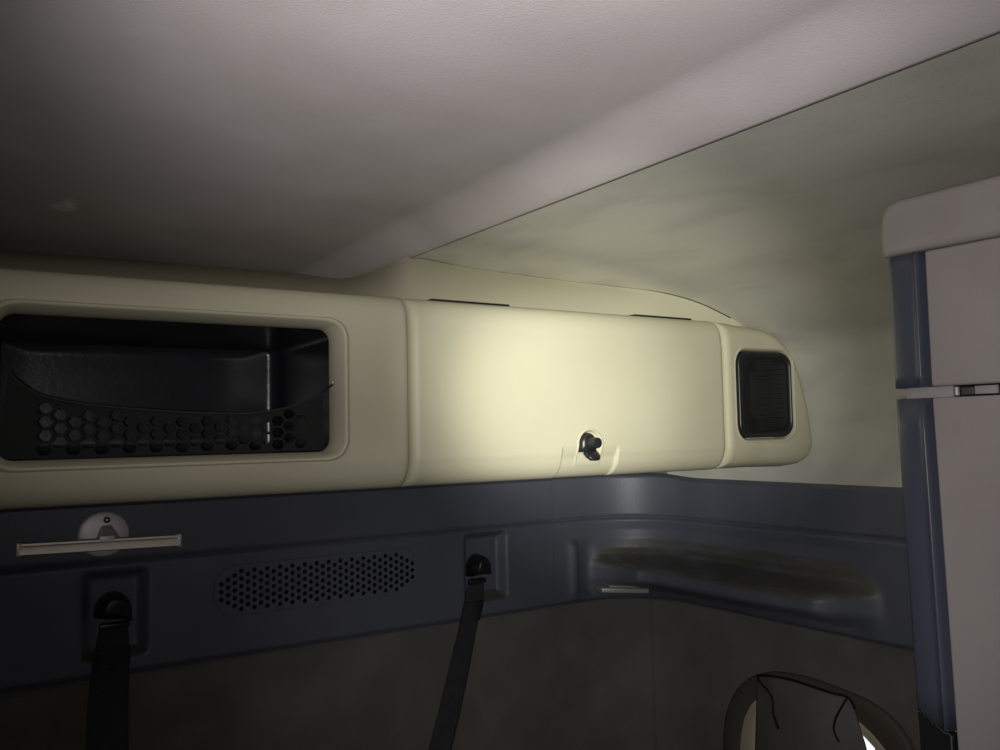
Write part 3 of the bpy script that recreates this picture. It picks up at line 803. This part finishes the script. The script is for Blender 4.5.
win = bpy.data.objects.new('window_1', None); COL.objects.link(win); win.location = (XW, sum(p[0] for p in outer)/len(outer), zc_w); struct(win)
cW = (sum(p[0] for p in outer)/len(outer), zc_w)
O_, I_, G_ = mirror(outer), mirror(inner), mirror(gls)
A = [2*math.pi*k/120 for k in range(120)]
O_, I_, G_ = [[raycast(pl, cW, a) for a in A] for pl in (O_, I_, G_)]
def mixl(a, b_, t_): return [(lerp(p[0], q_[0], t_), lerp(p[1], q_[1], t_)) for p, q_ in zip(a, b_)]
def lp(pl, X): return [Vector((X, a, b_)) for a, b_ in pl]
V, F = loops_mesh([lp(O_, XS+0.002), lp(O_, XW+0.004), lp(mixl(O_, I_, .12), XW), lp(mixl(O_, I_, .5), XW-0.001), lp(mixl(O_, I_, .9), XW+0.001), lp(I_, XW+0.004)])
link('window_frame', V, F, M['bezel'], win)
V, F = loops_mesh([lp(I_, XW+0.004), lp(mixl(I_, G_, .3), XW+0.002), lp(mixl(I_, G_, .7), XW+0.003), lp(G_, XW+0.008)])
link('inner_ring', V, F, M['reveal'], win)
V, F = loops_mesh([lp(G_, XW+0.009), lp(G_, XW+0.0085)], True, True); link('pane', V, F, M['glass'], win)
# cover: cloth panel with folded sides and black piping
cover = thing('window_cover', 'grey cloth window cover with black piping, low on the right wall', 'cover', (XW-0.02, cW[0], zc_w))
xf = XW-0.030
top = [(757, 675.5, XW-0.006), (770, 676.5, xf), (790, 680, xf-0.004), (815, 688, xf-0.004), (832, 693.5, xf), (847, 697, XW-0.012), (853, 706, XW-0.004)]
mid = [(756, 715, XW-0.006), (774, 716, xf), (793, 718, xf-0.010), (812, 722, xf-0.010), (834, 726, xf), (848, 728, XW-0.015), (861, 733, XW-0.004)]
bot = [(755, 752, XW-0.006), (776, 754, xf), (795, 755, xf-0.012), (814, 756, xf-0.012), (836, 757, xf), (850, 758, XW-0.015), (868, 760, XW-0.004)]
low2 = [(754, 860, XW-0.006), (776, 860, xf), (796, 860, xf-0.01), (816, 860, xf-0.01), (840, 860, xf), (858, 860, XW-0.015), (885, 860, XW-0.004)]
rows = [[at(x, y, 0, X) for x, y, X in r_] for r_ in (top, mid, bot, low2)]
rows = [catmull(r_, 6) for r_ in rows]
colsn = len(rows[0]); colsP = [catmull([rows[i][k] for i in range(4)], 8) for k in range(colsn)]
V = [p for c in colsP for p in c]; nn = len(colsP[0]); F = []
for i in range(colsn-1):
    for j in range(nn-1): a = i*nn+j; F.append((a, a+1, a+nn+1, a+nn))
W, G = sheet_solid(V, F, colsn, nn, (0.003, 0, 0)); link('cloth_panel', W, G, M['flap'], cover)
def pipe(name, pxs, X, r, m=M['blackmatt']):
    P = catmull([at(x, y, 0, XX) for (x, y), XX in zip(pxs, X)], 6); V, F = tube(P, r, 8); return link(name, V, F, m, cover)
pipe('piping', [(757, 675.5), (770, 676), (790, 679.5), (815, 687.5), (832, 693), (848, 697.5), (855, 709)], [XW-0.008, xf-0.002, xf-0.006, xf-0.006, xf-0.002, XW-0.014, XW-0.006], 0.0026)
pipe('drawcord', [(757, 675.5), (760, 682), (767, 690), (772, 698), (773, 712), (775, 720)], [XW-0.008, XW-0.02, xf-0.002, xf-0.003, xf-0.004, xf-0.006], 0.0021)
pipe('cord_tip', [(774, 716), (776, 722), (778.5, 729)], [xf-0.006, xf-0.007, xf-0.007], 0.003)
pipe('drawcord', [(847, 698), (841, 708), (835.5, 719), (834, 731), (839, 742)], [XW-0.016, xf-0.006, xf-0.006, xf-0.006, xf-0.004], 0.0021)

# ------------------------------------------------------------------ grime
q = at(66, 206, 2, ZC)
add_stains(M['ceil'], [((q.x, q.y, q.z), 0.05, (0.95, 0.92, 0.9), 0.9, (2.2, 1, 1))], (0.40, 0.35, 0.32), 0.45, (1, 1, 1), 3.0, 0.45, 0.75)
add_stains(M['side'], [], (0.34, 0.33, 0.30), 0.42, (1.6, 0.9, 2.0), 5.0, 0.46, 0.74)
